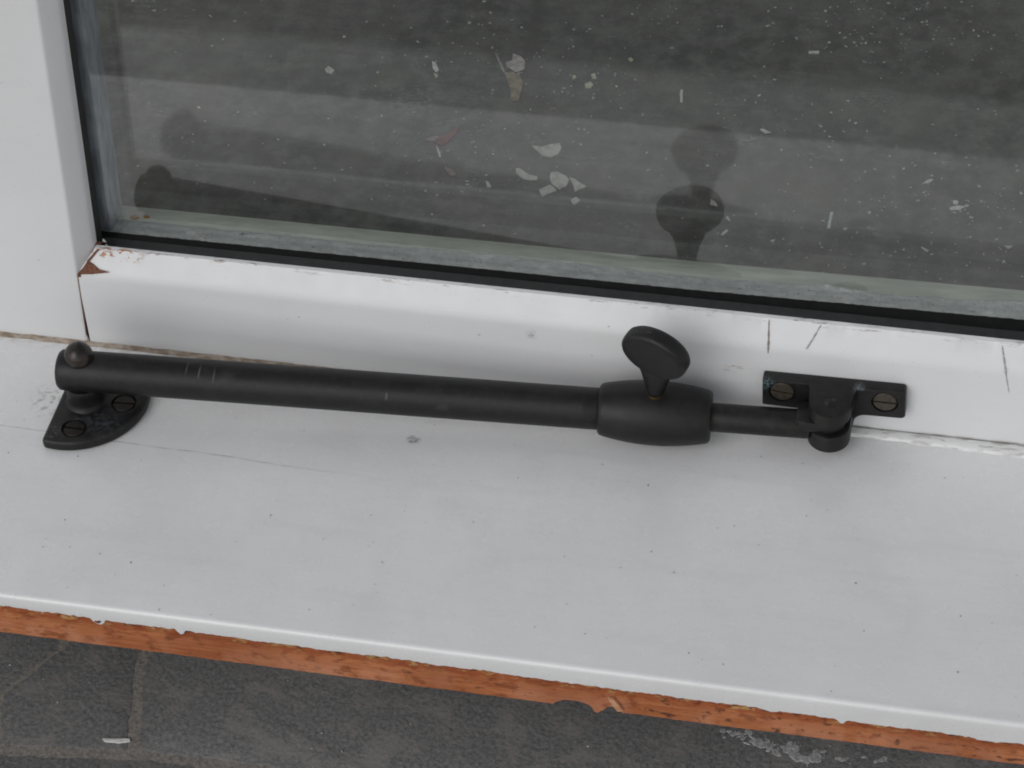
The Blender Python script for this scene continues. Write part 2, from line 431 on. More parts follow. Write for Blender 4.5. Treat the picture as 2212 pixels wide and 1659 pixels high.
def part(name, verts, faces, mat, parent=None, smooth=None, loc=None, label=None, cat=None, group=None, kind=None):
    """one mesh object; verts are world millimetres"""
    me = bpy.data.meshes.new(name)
    if parent is not None and loc is None:
        base = world_loc(parent)
    elif loc is not None:
        base = Vector(loc) * MM
    else:
        base = Vector((0, 0, 0))
    me.from_pydata([tuple(Vector(v) * MM - base) for v in verts], [], faces)
    bm = bmesh.new()
    bm.from_mesh(me)
    bmesh.ops.recalc_face_normals(bm, faces=bm.faces)
    bm.to_mesh(me)
    bm.free()
    me.materials.append(mat)
    if smooth is not None:
        me.polygons.foreach_set('use_smooth', [True] * len(me.polygons))
        me.set_sharp_from_angle(angle=math.radians(smooth))
    o = bpy.data.objects.new(name, me)
    COL.objects.link(o)
    if parent is not None:
        o.parent = parent
        if loc is not None:
            o.location = base - world_loc(parent)
    elif loc is not None:
        o.location = base
    if label: o['label'] = label
    if cat: o['category'] = cat
    if group: o['group'] = group
    if kind: o['kind'] = kind
    return o


def bevel_mesh(verts, faces, width, segs=2, angle=30):
    bm = bmesh.new()
    vs_ = [bm.verts.new(v) for v in verts]
    for f in faces:
        bm.faces.new([vs_[i] for i in f])
    bmesh.ops.recalc_face_normals(bm, faces=bm.faces)
    ed = [e for e in bm.edges if len(e.link_faces) == 2 and e.calc_face_angle(0) > math.radians(angle)]
    bmesh.ops.bevel(bm, geom=ed, offset=width, segments=segs, profile=0.5, affect='EDGES', clamp_overlap=True)
    bm.verts.index_update()
    v = [tuple(x.co) for x in bm.verts]
    f = [[x.index for x in fc.verts] for fc in bm.faces]
    bm.free()
    return v, f


def prism(poly, axis, lo, hi):
    """2D outline extruded along axis 'x' 'y' 'z' (outline holds the other two in order)"""
    def P(a, b, c):
        return {'x': (c, a, b), 'y': (a, c, b), 'z': (a, b, c)}[axis]
    n = len(poly)
    v = [P(a, b, lo) for a, b in poly] + [P(a, b, hi) for a, b in poly]
    f = [list(range(n))[::-1], list(range(n, 2 * n))]
    f += [[i, (i + 1) % n, n + (i + 1) % n, n + i] for i in range(n)]
    return v, f


def box(x0, x1, y0, y1, z0, z1):
    return prism([(x0, y0), (x1, y0), (x1, y1), (x0, y1)], 'z', z0, z1)


def frame_of(d):
    d = Vector(d).normalized()
    a = Vector((0, 0, 1)) if abs(d.z) < 0.9 else Vector((0, 1, 0))
    u = d.cross(a).normalized()
    return d, u, d.cross(u).normalized()


def lathe(o, d, prof, n=56, axes=None, sy=None):
    """surface of revolution: prof = [(t, r)...] from o along d, both ends closed"""
    o = Vector(o)
    d, u, w = frame_of(d) if axes is None else axes
    v, f = [], []
    for k, pr in enumerate(prof):
        t, r = pr[0], pr[1]
        r2 = pr[2] if len(pr) > 2 else r
        for i in range(n):
            a = 2 * math.pi * i / n
            v.append(tuple(o + d * t + u * (r * math.cos(a)) + w * (r2 * math.sin(a))))
    for k in range(len(prof) - 1):
        for i in range(n):
            j = (i + 1) % n
            f.append([k * n + i, k * n + j, (k + 1) * n + j, (k + 1) * n + i])
    f.append(list(range(n))[::-1])
    f.append([(len(prof) - 1) * n + i for i in range(n)])
    return v, f


def join(*parts):
    V, F = [], []
    for v, f in parts:
        o = len(V)
        V += list(v)
        F += [[i + o for i in fc] for fc in f]
    return V, F


def grid(nu, nv, fn):
    v = [fn(i / (nu - 1), j / (nv - 1)) for i in range(nu) for j in range(nv)]
    f = [[i * nv + j, (i + 1) * nv + j, (i + 1) * nv + j + 1, i * nv + j + 1] for i in range(nu - 1) for j in range(nv - 1)]
    return v, f


def loft(sections, closed=True, caps=True):
    n = len(sections[0])
    v = [p for s in sections for p in s]
    f = []
    for k in range(len(sections) - 1):
        for i in range(n if closed else n - 1):
            j = (i + 1) % n
            f.append([k * n + i, k * n + j, (k + 1) * n + j, (k + 1) * n + i])
    if caps:
        f.append(list(range(n))[::-1])
        f.append([(len(sections) - 1) * n + i for i in range(n)])
    return v, f


def nz(x, y=0.0, z=0.0):
    return mnoise.noise(Vector((x, y, z)))


def fbm(x, y=0.0, z=0.0, o=4):
    return mnoise.fractal(Vector((x, y, z)), 1.0, 2.0, o)


def cut(o, cutters):
    """boolean holes into o; the cutter meshes are thrown away afterwards"""
    for v, f in cutters:
        c = part('cutter', v, f, M['void'])
        md = o.modifiers.new('hole', 'BOOLEAN')
        md.operation = 'DIFFERENCE'
        md.solver = 'EXACT'
        md.object = c
        dg = bpy.context.evaluated_depsgraph_get()
        me = bpy.data.meshes.new_from_object(o.evaluated_get(dg))
        o.modifiers.clear()
        old = o.data
        o.data = me
        me.name = old.name
        bpy.data.objects.remove(c)
    me = o.data
    me.polygons.foreach_set('use_smooth', [True] * len(me.polygons))
    me.set_sharp_from_angle(angle=math.radians(32))


K = 0.0508          # the stile leans by this much per millimetre of height
GLASS1, GLASS2 = 13.6, 28.2
GROUND = -80.0

# ------------------------------------------------------------------ ground
v, f = grid(60, 40, lambda a, b: (-2600 + 5200 * a, 30 + 2970 * b, GROUND))
part('concrete_floor', [(-2600, 0, GROUND), (2900, 0, GROUND), (2900, 3000, GROUND), (-2600, 3000, GROUND)], [[0, 1, 2, 3]], M['concrete'], kind='structure')
pav = part('stone_paving', [(-2600, -3000, GROUND - 0.16), (2900, -3000, GROUND - 0.16), (2900, -0.5, GROUND - 0.16), (-2600, -0.5, GROUND - 0.16)], [[0, 1, 2, 3]], M['mortar'], kind='structure')


def stone(poly, mat, jag=0.55):
    pts = []
    n = len(poly)
    for i in range(n):
        a, b = Vector((*poly[i], 0)), Vector((*poly[(i + 1) % n], 0))
        L = (b - a).length
        k = max(2, min(40, int(L / 2.2))) if L < 150 else 30
        nrm = Vector((-(b - a).y, (b - a).x, 0)).normalized()
        for j in range(k):
            q = a.lerp(b, j / k)
            q = q + nrm * (fbm(q.x * 0.16, q.y * 0.16, 3.3) * jag * 1.6)
            pts.append((q.x, q.y))
    n = len(pts)
    cx = sum(p[0] for p in pts) / n
    cy = sum(p[1] for p in pts) / n
    V = [(x, y, GROUND - 8) for x, y in pts] + [(x, y, GROUND - 0.12) for x, y in pts]
    V += [(x + (cx - x) * 0.6 / max(1, math.hypot(cx - x, cy - y)), y + (cy - y) * 0.6 / max(1, math.hypot(cx - x, cy - y)), GROUND) for x, y in pts]
    F = [[i, (i + 1) % n, n + (i + 1) % n, n + i] for i in range(n)] + [[n + i, n + (i + 1) % n, 2 * n + (i + 1) % n, 2 * n + i] for i in range(n)]
    F.append([2 * n + i for i in range(n)])
    return part('flagstone', V, F, mat, pav, smooth=40)


stone([(-330, -104), (-12.6, -101.5), (-18.6, -84.9), (-4.8, -61.4), (1, -20), (-330, -20)], M['slate2'])
stone([(-9.5, -100.5), (30.5, -95.5), (23.0, -62.5), (24, -20), (5, -20), (-0.8, -58.5), (-15.0, -81.0)], M['slate'])
stone([(34.5, -95.0), (110, -94.5), (180, -92), (420, -70), (420, -20), (27, -20), (26.2, -62)], M['slate'])
stone([(-330, -108), (-12, -105), (33, -99.5), (110, -98.2), (180, -96), (420, -74), (420, -420), (-330, -420)], M['slate2'])

# block of rough wood that carries the sill
part('support_block', *bevel_mesh(*box(-200, 520, -14, 70, GROUND, -18.0), 1.5), M['darkwood'], smooth=30,
     label='dark rough timber block in the shade beneath the white sill', cat='timber block', loc=(160, 30, GROUND))

# ------------------------------------------------------------------ sill: bare timber under a coat of paint
D = 105.77
sill = thing('window_sill', (150, -50, -18), 'broad white painted sill with its bare orange timber edge showing along the front', 'window sill')
X0, X1, STEP = -230.0, 530.0, 0.8


def paint_depth(x):
    d = 4.6 + (x + 20) / 300 * 3.0
    d = min(max(d, 4.2), 8.4)
    d += 0.50 * fbm(x * 0.09, 1.7) + 0.42 * fbm(x * 0.6, 5.2) + 0.35 * max(0, nz(x * 0.37, 11)) * nz(x * 2.3, 4)
    for c, w, h in ((36.4, 2.4, 2.4), (61.4, 1.4, 2.2), (58.0, 1.0, 0.5), (232, 3.0, 0.9), (252, 1.4, 1.5), (292, 5, 0.8)):
        d += h * max(0.0, 1 - ((x - c) / w) ** 2)
    return d


def wood_bottom(x):
    b = 18.1 + 0.22 * fbm(x * 0.08, 9.1) + 0.12 * fbm(x * 0.9, 2.2)
    b -= 2.7 * max(0.0, 1 - ((x - 176.0) / 6.0) ** 2) ** 0.7       # torn out
    b -= 2.0 * max(0.0, 1 - ((x - 187.2) / 2.6) ** 2) ** 0.7
    b += 1.6 * max(0.0, 1 - abs(x - 182.6) / 1.6)                    # splinter left hanging
    return b


nst = int((X1 - X0) / STEP) + 1
xs = [X0 + i * STEP for i in range(nst)]
secs = []
for x in xs:
    b = wood_bottom(x)
    row = [(x, 60, -0.35), (x, -D + 4.0, -0.35), (x, -D + 1.7, -1.3)]
    for k in range(11):
        z = -3.2 - (b - 3.2) * k / 10
        rough = 0.10 * fbm(x * 0.35, z * 0.9, 4.0) + 0.05 * nz(x * 1.9, z * 1.5)
        row.append((x, -D + 0.55 + rough + (0.2 if k == 10 else 0), z))
    row += [(x, -D + 12, -b + 0.05), (x, -D + 14, -18.0), (x, 60, -18.0)]
    secs.append(row)
part('timber_board', *loft(secs), M['timber'], sill, smooth=50)

secs = []
for x in xs:
    d = paint_depth(x)
    r = 1.5
    row = [(x, 20, 0), (x, -8, 0), (x, -30, 0.0), (x, -60, 0.0), (x, -90, 0.0)]
    for k in range(7):
        a = math.pi / 2 * k / 6
        row.append((x, -D + r - 0.25 - r * math.sin(a) , -r + r * math.cos(a)))
    thick = 0.22 + 0.14 * fbm(x * 0.5, 8.0)
    for k in range(1, 5):
        z = -r - (d - r) * k / 4
        row.append((x, -D - 0.25 - 0.18 * math.sin(k / 4 * math.pi) * (0.6 + 0.4 * nz(x * 0.2, 3)) , z))
    row.append((x, -D - 0.25 + 0.25 + thick * 0.3, -d - 0.25))
    row.append((x, -D + 0.9, -d - 0.15))
    row += [(x, -D + 3.6, -0.3), (x, 20, -0.3)]
    secs.append(row)
part('paint_coat', *loft(secs), M['sill'], sill, smooth=40)

part('bare_wood_patch', *bevel_mesh(*prism([(35.2, -6.4), (36.4, -6.9), (37.3, -6.1), (36.9, -5.5), (36.2, -5.9), (35.4, -5.8)], 'y', -D - 0.02, -D - 0.5), 0.05, 1), M['raw'], sill)

# torn splinters on the bare edge
def sliver_mesh(p, q, w, h, up=(0, -1, 0)):
    p, q = Vector(p), Vector(q)
    d = (q - p)
    s = d.cross(Vector(up)).normalized() * w
    u = Vector(up) * h
    sec = []
    for t, k in ((0, 0.35), (0.25, 1.0), (0.7, 0.8), (1, 0.12)):
        c = p + d * t
        sec.append([tuple(c - s * k), tuple(c + u * k * 0.9), tuple(c + s * k), tuple(c - u * 0.3)])
    return loft(sec)


part('splinter', *bevel_mesh(*prism([(186.2, -10.6), (188.0, -11.2), (190.6, -15.8), (188.9, -16.3), (187.2, -13.6)], 'y', -105.3, -106.5), 0.2, 1), M['pale_wood'], sill, smooth=30)

# ------------------------------------------------------------------ sash
sash = thing('window_sash', (0, 0, 0.4), 'white painted casement sash of stile and bottom rail round dark double glazing', 'window sash')
TOPZ = 480.0
# left stile: outline (x, y) sheared by the lean
outl = [(-120, 0), (-0.9, 0), (-0.25, 0.05), (0.1, 0.35), (0.5, 0.8), (3.6, 5.1), (4.05, 5.9), (4.11, 6.6), (4.11, 9.0), (-9, 9.0), (-9, 44), (-120, 44)]
secs = []
for z in (0.4, 1.0, 12, 30, 36, 60, 120, 200, 300, TOPZ):
    secs.append([(x + K * z, y, z) for x, y in outl])
stile = part('stile', *loft(secs), M['sash'], sash, smooth=40)
secs = [[(x + 560, y, z) for x, y in [(0.0, 5.6), (4.0, 0), (60, 0), (60, 44), (0, 44), (0, 36), (10, 36), (10, 9), (0, 9)]] for z in (0.4, 480)]
part('stile', *loft(secs), M['sash'], sash, smooth=40)
secs = [[(x, y, z + TOPZ) for y, z in [(0, 0), (44, 0), (44, -56), (36, -56), (36, -46), (9, -46), (9, -56), (5.6, -56), (0, -50)]] for x in (-96, 620)]
part('top_rail', *loft(secs), M['sash'], sash, smooth=40)

# bottom rail, ragged along its top arris, notched at the foot of the joint
prof = [(44, 0.4), (0.25, 0.4), (0.0, 0.65), (0, 3.2), (0, 10), (0, 20), (0, 27.2), (0.10, 28.3), (0.36, 29.3), (0.85, 30.3), (1.5, 31.3), (2.7, 32.7), (4.6, 35.0), (5.45, 35.9), (5.62, 36.15), (6.0, 36.2), (7.2, 36.0), (7.2, 28), (34, 28), (34, 18), (44, 18)]
rx = []
x = 0.0
while x < 330:
    rx.append(x); x += 0.75
while x < 560:
    rx.append(x); x += 6
rx.append(560.0)


def chip(x):
    h = 0.16 * fbm(x * 0.35, 0.3) + 0.10 * nz(x * 1.7, 2.0)
    for a, b, dpt in ((205.0, 215.0, 0.55), (233.0, 239.5, 0.5), (271.0, 282.5, 0.6), (3, 24, 0.35), (83, 104, 0.2)):
        if a < x < b:
            h -= dpt * min(1, (x - a) / 0.8, (b - x) / 0.8) * (0.75 + 0.25 * nz(x * 2.1, 7))
    return h


secs = []
for i, x in enumerate(rx):
    row = []
    c = chip(x)
    for y, z in prof:
        xx = x
        if i < 16:
            start = K * z + 0.24 + (0.85 if z < 2.9 else 0.0) + 0.12 * nz(z * 0.9, 4.4) + (max(0, z - 30) * 0.70 if z > 30 else 0)
            if z > 36: start = K * z + 4.4
            xx = x + start * (1 - i / 16)
        dz = c * max(0, min(1, (z - 34.6) / 1.2)) if 4 < y < 7.0 else 0
        row.append((xx, y - 0.5 * dz, z + dz))
    secs.append(row)
rail = part('bottom_rail', *loft(secs), M['sash'], sash, smooth=38)

# brown wood showing in the open joint and the chipped mitre
part('joint_filler', *loft([[(K * z - 0.4 + max(0, z - 30) * 0.62, 0.10 + max(0, z - 29.4) * 0.93, z), (K * z + 1.0 + max(0, z - 30) * 0.75, 0.10 + max(0, z - 29.4) * 0.93, z), (K * z + 1.6 + max(0, z - 30) * 0.75, 8.8, z), (K * z - 1 + max(0, z - 30) * 0.6, 8.8, z)] for z in (3.2, 12, 22, 29.4, 31, 33, 35, 36)]), M['raw'], sash)
part('joint_gap_shade', *box(-0.6, 1.9, 0.8, 6, 0.5, 3.1), M['void'], sash)  # black block standing in for the shade inside the open notch
cn = Vector((0, -6.07, 5.5905)).normalized()
tri = [(1.62, -0.25, 29.75), (6.0, 0.05, 30.1), (11.9, 0.86, 30.95), (8.4, 1.25, 31.4), (6.6, 2.15, 32.35), (4.6, 2.9, 33.15), (3.3, 1.3, 31.4)]
tv = [tuple(Vector(p) + cn * 0.28) for p in tri] + [tuple(Vector(p) - cn * 0.6) for p in tri]
n = len(tri)
tf = [list(range(n)), list(range(n, 2 * n))[::-1]] + [[i, (i + 1) % n, n + (i + 1) % n, n + i] for i in range(n)]
part('bare_wood_patch', tv, tf, M['raw'], sash)


tri = [(4.2, 2.7, 32.95), (5.2, 2.75, 33.0), (7.9, 5.35, 35.85), (7.4, 5.5, 36.0)]
tv = [tuple(Vector(p) + cn * 0.25) for p in tri] + [tuple(Vector(p) - cn * 0.6) for p in tri]
part('bare_wood_patch', tv, [[0, 1, 2, 3], [7, 6, 5, 4], [0, 4, 5, 1], [1, 5, 6, 2], [2, 6, 7, 3], [3, 7, 4, 0]], M['raw'], sash)


def rail_point(x, s):
    """point on the rail's front skin, s = height z, following face then chamfer"""
    if s <= 30.0:
        return Vector((x, 0.0, s)), Vector((0, -1, 0))
    k = (s - 30.03) / 6.07
    return Vector((x, 5.5905 * k, s)), cn


def mark(path, w, mat, lift=0.06):
    sec = []
    m = 14
    for i in range(m + 1):
        t = i / m * (len(path) - 1)
        k = min(int(t), len(path) - 2)
        x = path[k][0] + (path[k + 1][0] - path[k][0]) * (t - k)
        s = path[k][1] + (path[k + 1][1] - path[k][1]) * (t - k)
        p, nn = rail_point(x, s)
        ww = w * (0.55 + 0.45 * abs(math.sin(i * 2.1))) * (0.35 if i in (0, m) else 1)
        sec.append([tuple(p + Vector((-ww, 0, 0)) - nn * 0.1), tuple(p + Vector((-ww * 0.6, 0, 0)) + nn * lift), tuple(p + Vector((ww * 0.6, 0, 0)) + nn * lift), tuple(p + Vector((ww, 0, 0)) - nn * 0.1)])
    v, f = loft(sec)
    part('scratch', v, f, mat, rail)


mark([(215.7, 35.9), (216.2, 31.0), (216.3, 26.9)], 0.32, M['knife'])
mark([(231.2, 35.9), (228.9, 32.2), (227.5, 30.2)], 0.32, M['pencil'])
mark([(284.0, 35.4), (285.6, 30.5), (287.4, 21.5)], 0.34, M['pencil'])

# glazing
GX0 = -6.0
for gy, gz in ((GLASS1, 30), (GLASS2, 33.3)):
    part('glass_pane', *loft([[(GX0 + K * z, gy, z), (566, gy, z), (566, gy + 4, z), (GX0 + K * z, gy + 4, z)] for z in (gz, 432)]), M['glass'] if gy == GLASS1 else M['glass_rear'], sash)

GZ = 33.6
secs = []
for x in [-4 + i * 1.5 for i in range(385)]:
    w = 0.12 * fbm(x * 0.15, 6.6)
    secs.append([(x, 7.3, 28.5), (x, 7.3, GZ + 0.2 + w), (x, 9.0, GZ - 0.1 + w), (x, 11.6, GZ - 0.25), (x, GLASS1 - 0.15, GZ + 0.1), (x, GLASS1 - 0.15, 28.5)])
gk = part('gasket', *loft(secs), M['rubber'], sash, smooth=35)
part('gasket', *loft([[(0.5 + K * z, 9.1, z), (4.2 + K * z + 0.1 * nz(z * 0.1), 9.1, z), (4.35 + K * z, 11.2, z), (4.2 + K * z, GLASS1 - 0.15, z), (0.5 + K * z, GLASS1 - 0.15, z)] for z in [34 + 6 * i for i in range(66)]]), M['rubber'], sash, smooth=35)

for (fx, fy, fz) in ((9.4, 8.2, 33.8), (7.6, 9.4, 35.4), (8.6, 8.6, 34.0)):
    part('paint_fleck', *bevel_mesh(*prism([(fx, fz), (fx + 1.3, fz - 0.1), (fx + 0.7, fz + 0.9), (fx + 0.2, fz + 1.3)], 'y', fy, fy + 0.3), 0.06, 1), M['chip'], gk)

# spacer between the panes: grey-green bar with a black face, and old sealant smeared along it
SY0, SY1 = GLASS1 + 4.1, 30.6
SZ = 32.4
def szf(x): return 32.2 + 0.004 * x + max(0, x - 190) * 0.012
part('spacer_bar', *loft([[(x, SY0 + 0.3, 29), (x, SY0 + 0.3, szf(x)), (x, SY1, szf(x) - 0.15), (x, SY1, 29)] for x in (2, 190, 300, 560)]), M['spacer'], sash)
part('edge_tape', *loft([[(x, SY0, 26), (x, SY0 + 0.28, 26), (x, SY0 + 0.28, szf(x) - 0.1), (x, SY0, szf(x) - 0.1)] for x in (-2, 190, 300, 560)]), M['rubber'], sash)
SX = 6.2
secs = []
for z in [SZ + 0.2 + 4 * i for i in range(98)]:
    w = 0.35 * fbm(z * 0.06, 1.1)
    secs.append([(-3 + K * z, SY0 + 0.1, z), (SX - 0.9 + w + K * z, SY0 + 0.1, z), (SX + w * 0.6 + K * z, SY0 + 0.9, z), (SX + K * z, GLASS2 - 0.1, z), (-3 + K * z, GLASS2 - 0.1, z)])
part('spacer_bar', *loft(secs), M['tape'], sash, smooth=40)


def smear(a, b):
    x = 4.2 + 322 * a
    hump = 0.0
    for c, w, h in ((14, 5, 0.5), (112, 12, 0.7), (133, 7, 1.2), (150, 9, 1.0), (165, 5, 0.6), (229, 10, 1.7), (262, 6, 0.4), (281, 8, 1.6), (292, 6, 0.8), (60, 14, 0.4)):
        hump += h * math.exp(-((x - c) / w) ** 2)
    rear = SY0 + 6.2 + 0.55 * fbm(x * 0.06, 2.0) + 0.4 * fbm(x * 0.45, 7.7) + hump * 0.75 + 0.35 * nz(x * 1.3, 3.3)
    front = SY0 + 0.05 + 0.25 * max(0, fbm(x * 0.2, 4.0))
    y = front + (rear - front) * b + 0.35 * nz(x * 0.4, b * 3, 5) * min(1, b * 4)
    crumb = 0.26 * abs(fbm(x * 0.55, y * 0.8, 1.0)) + 0.24 * max(0, fbm(x * 1.6, y * 1.6, 4.0))
    edge = min(1.0, b * 6, (1 - b) * 4)
    z = szf(x) + 0.05 + edge * (0.35 + 0.85 * hump * (0.15 + 0.85 * b ** 1.5) + 1.6 * crumb) - (0.8 if b == 1 else 0) - (0.25 + 0.5 * fbm(x * 0.3, 9) if b == 0 else 0)
    return (x, y, z)


def mat_smear():
    t = NT('old_sealant')
    n = t.noise(0.5, t.scaled(0.5, 1, 1), 6, 0.65)
    col = t.mix(t.ramp(n, 0.3, 0.7), (0.26, 0.272, 0.268), (0.345, 0.357, 0.352))
    pale = t.ramp(t.noise(0.2, t.scaled(0.5, 1, 1, (3, 3, 3)), 5), 0.55, 0.68)
    col = t.mix(t.math('MULTIPLY', pale, 0.45), col, (0.50, 0.495, 0.48))
    dk = t.ramp(t.noise(0.75, t.scaled(0.4, 1.2, 1, (8, 1, 1)), 5, 0.7), 0.61, 0.68)
    col = t.mix(t.math('MULTIPLY', dk, 0.8), col, (0.03, 0.03, 0.03))
    t.set(Base_Color=col, Roughness=0.8)
    t.set(Normal=t.bump(t.noise(1.6, detail=5, rough=0.7), 0.6, 0.0006))
    return t.m


M['smear'] = mat_smear()
part('sealant_smear', *grid(900, 13, smear), M['smear'], sash, smooth=60)


def curl(x0, x1, y0, y1, h):
    sec = []
    for i in range(25):
        t = i / 24
        x = x0 + (x1 - x0) * t
        y = y0 + (y1 - y0) * t + 0.35 * nz(x * 0.5, 3)
        k = math.sin(math.pi * t) ** 0.7 * h * (0.8 + 0.4 * nz(x * 0.6, 8)) + 0.15
        z = szf(x) + 0.1
        sec.append([(x, y - 1.3, z), (x, y - 0.5, z + k * 0.75), (x, y + 0.15, z + k), (x, y + 0.35, z + k * 0.8), (x, y - 0.2, z + k * 0.4), (x, y - 0.4, z)])
    part('sealant_curl', *loft(sec), M['smear'], sash, smooth=50)


for a_ in ((224, 240, 23.6, 22.4, 1.9), (280, 299, 24.4, 22.0, 1.7), (146, 158, 23.8, 23.2, 1.1), (126, 136, 23.9, 23.3, 0.9)):
    curl(*a_)
# rust specks beside the corner and the outer glazing bead behind the rear pane
part('glazing_bead', *loft([[(x, 32.4, 18.2), (x, 32.4, 26.0), (x, 35, 25.2), (x, 38, 24.5), (x, 38, 18.2)] for x in [-2 + 2.5 * i for i in range(226)]]), M['spacer'], sash, smooth=40)
part('rust_spot', *lathe((12.6, 25.4, szf(14) + 0.25), (0, 0, 1), [(-0.3, 1.5, 0.8), (0.12, 1.3, 0.7), (0.2, 0.5, 0.3)], 14), mat_simple('rust', (0.20, 0.12, 0.03), (0.28, 0.17, 0.05), 1.0, 0.9), sash, smooth=60)
part('rust_spot', *lathe((16.3, 26.2, szf(14) + 0.25), (0, 0, 1), [(-0.3, 1.0, 0.6), (0.12, 0.8, 0.5), (0.2, 0.3, 0.2)], 14), bpy.data.materials['rust'], sash, smooth=60)

# dusty line in the joint between sash and sill; flaky ridge of old paint on the right
secs = []
for x in [-120 + 1.2 * i for i in range(284)]:
    w = 1.5 + 0.35 * fbm(x * 0.12, 3.1)
    h = 0.9 + 0.3 * fbm(x * 0.2, 6.1)
    secs.append([(x, 0.6, 0.05), (x, 0.6, h), (x, -0.1, h * 0.95), (x, -w * 0.6, h * 0.45), (x, -w, 0.02), (x, -w * 0.5, -0.1)])
part('joint_dust', *loft(secs), M['dusty'], sill, smooth=50)
secs = []
for x in [224 + 0.9 * i for i in range(230)]:
    w = 3.6 + (x - 240) * 0.028 + 0.45 * fbm(x * 0.15, 5.1)
    h = 0.75 + 0.22 * fbm(x * 0.25, 8.1)
    secs.append([(x, -0.35, -0.05), (x, -0.5, h * 0.7), (x, -w * 0.45, h + 0.15 * fbm(x * 0.8, 1.1)), (x, -w * 0.85, h * 1.1 + 0.18 * fbm(x * 0.7, 2.2)), (x, -w, 0.25), (x, -w - 0.05, -0.05)])
part('paint_ridge', *loft(secs), M['ridge'], sill, smooth=50)

# ------------------------------------------------------------------ the casement stay
stay = thing('casement_stay', (9.3, -28, 0), 'dark bronze sliding casement stay lying along the white sill with a thumbscrew', 'window stay')
# base plate on the sill
cx, cy, r = 5.7, -25.3, 22.3
pts = []
a0 = math.acos((0.9 - cx) / r)
a1 = math.asin((-14.5 - cy) / r)
for i in range(41):
    a = -a0 + (a1 + a0) * i / 40
    pts.append((cx + r * math.cos(a), cy + r * math.sin(a)))
pts.append((0.9, -14.5))
v, f = prism(pts, 'z', 0.05, 3.9)
plate = part('base_plate', *bevel_mesh(v, f, 1.1, 3, 40), M['plate'], stay, smooth=32)
PS = [((9.4, -40.6), 0.0), ((21.3, -27.8), 0.05)]
cut(plate, [lathe((x, y, 2.9), (0, 0, 1), [(0, 3.7), (0.6, 3.85), (1.6, 4.3)], 40) for (x, y), a in PS])


def screw(c, nrm, ang, parent, mat, r=3.45, up=0.75):
    """slotted countersunk head: two domed half discs with the slot between them over a floor"""
    c = Vector(c); nrm = Vector(nrm).normalized()
    ref = Vector((1, 0, 0)); w = nrm.cross(ref).normalized()
    u = ref * math.cos(ang) + w * math.sin(ang)
    w = nrm.cross(u).normalized()
    parts_ = []
    for sgn in (1, -1):
        n_ = 20
        ring = []
        a0_ = math.asin(0.36 / r)
        ring = [(r * math.cos(a0_ + (math.pi - 2 * a0_) * i / n_), sgn * r * math.sin(a0_ + (math.pi - 2 * a0_) * i / n_)) for i in range(n_ + 1)]
        lo = [tuple(c + u * a + w * b) for a, b in ring]
        mid = [tuple(c + u * a + w * b + nrm * (up * 0.75)) for a, b in ring]
        top = [tuple(c + u * a * 0.93 + w * (sgn * 0.36 + (b - sgn * 0.36) * 0.93) + nrm * up) for a, b in ring]
        parts_.append(loft([lo, mid, top]))
    parts_.append(lathe(c - nrm * 0.2, nrm, [(0, r * 0.97), (0.35, r * 0.97)], 32))
    v, f = join(*parts_)
    part('screw', v, f, mat, parent, smooth=35)


for i, ((x, y), a) in enumerate(PS):
    screw((x, y, 2.95), (0, 0, 1), a, plate, M['screw_dark'], 3.3)

# pivot post and its domed cap
part('pivot_post', *lathe((9.3, -28, 3.6), (0, 0, 1), [(0, 6.9), (0.5, 6.3), (1.2, 5.8), (2.2, 5.55), (5.0, 5.5), (6.6, 5.5), (7.4, 5.3)], 48), M['satin'], stay, smooth=40)
dome = [(0, 4.0), (0.6, 4.45), (1.4, 4.5)] + [(1.4 + 5.0 * math.sin(a), max(0.05, 4.5 * math.cos(a))) for a in [math.pi / 2 * k / 10 for k in range(1, 11)]]
part('pivot_cap', *lathe((9.9, -28.2, 20.9), (0, 0, 1), dome, 44), mat_simple('polished_bronze', (0.020, 0.017, 0.016), (0.036, 0.028, 0.025), 0.4, 0.27, 0.4, 0.08), stay, smooth=60)

A = Vector((9.3, -28, 16.0)); B = Vector((236.0, -10, 9.6))
AX = (B - A).normalized()
R = 6.35
part('tube', *lathe(A - AX * 6.9, AX, [(0, 3.2), (0.12, 4.6), (0.5, 5.6), (1.2, 6.2), (2.0, R), (20, R), (60, R), (110, R), (160, R), (167.2, R), (167.6, R - 0.25)], 72), M['bronze'], stay, smooth=35)
# barrel collar
bar = [(158.9, 6.4), (159.05, 7.1), (159.6, 7.75), (160.4, 8.05)]
for k in range(1, 12):
    u = k / 12
    bar.append((160.4 + 31.2 * u, 8.05 + 1.75 * (1 - (2 * u - 1) ** 2)))
bar += [(191.6, 8.05), (192.3, 7.7), (192.7, 7.0), (192.75, 4.5)]
part('collar', *lathe(A, AX, bar, 72), M['satin'], stay, smooth=35)
# sliding rod with its flattened eye
part('rod', *lathe(A, AX, [(185, 4.35), (200, 4.35), (221.2, 4.35), (221.9, 4.1), (222.0, 1.0)], 56), M['bronze'], stay, smooth=35)
eye_pts = [(226.5, -14.2), (230.8, -14.9)] + [(236 + 5.0 * math.cos(a), -10 + 5.0 * math.sin(a)) for a in [math.radians(-110 + 220 * i / 20) for i in range(21)]] + [(230.8, -5.2), (226.5, -6.4)]
v, f = prism(eye_pts, 'z', 11.0, 14.6)
part('rod_eye', *bevel_mesh(v, f, 0.3, 2, 40), M['bracket'], stay, smooth=32)
v, f = box(227.2, 230.6, -14.6, -5.8, 8.0, 14.3)
part('rod_shoulder', *bevel_mesh(v, f, 0.6, 2, 40), M['bracket'], stay, smooth=32)

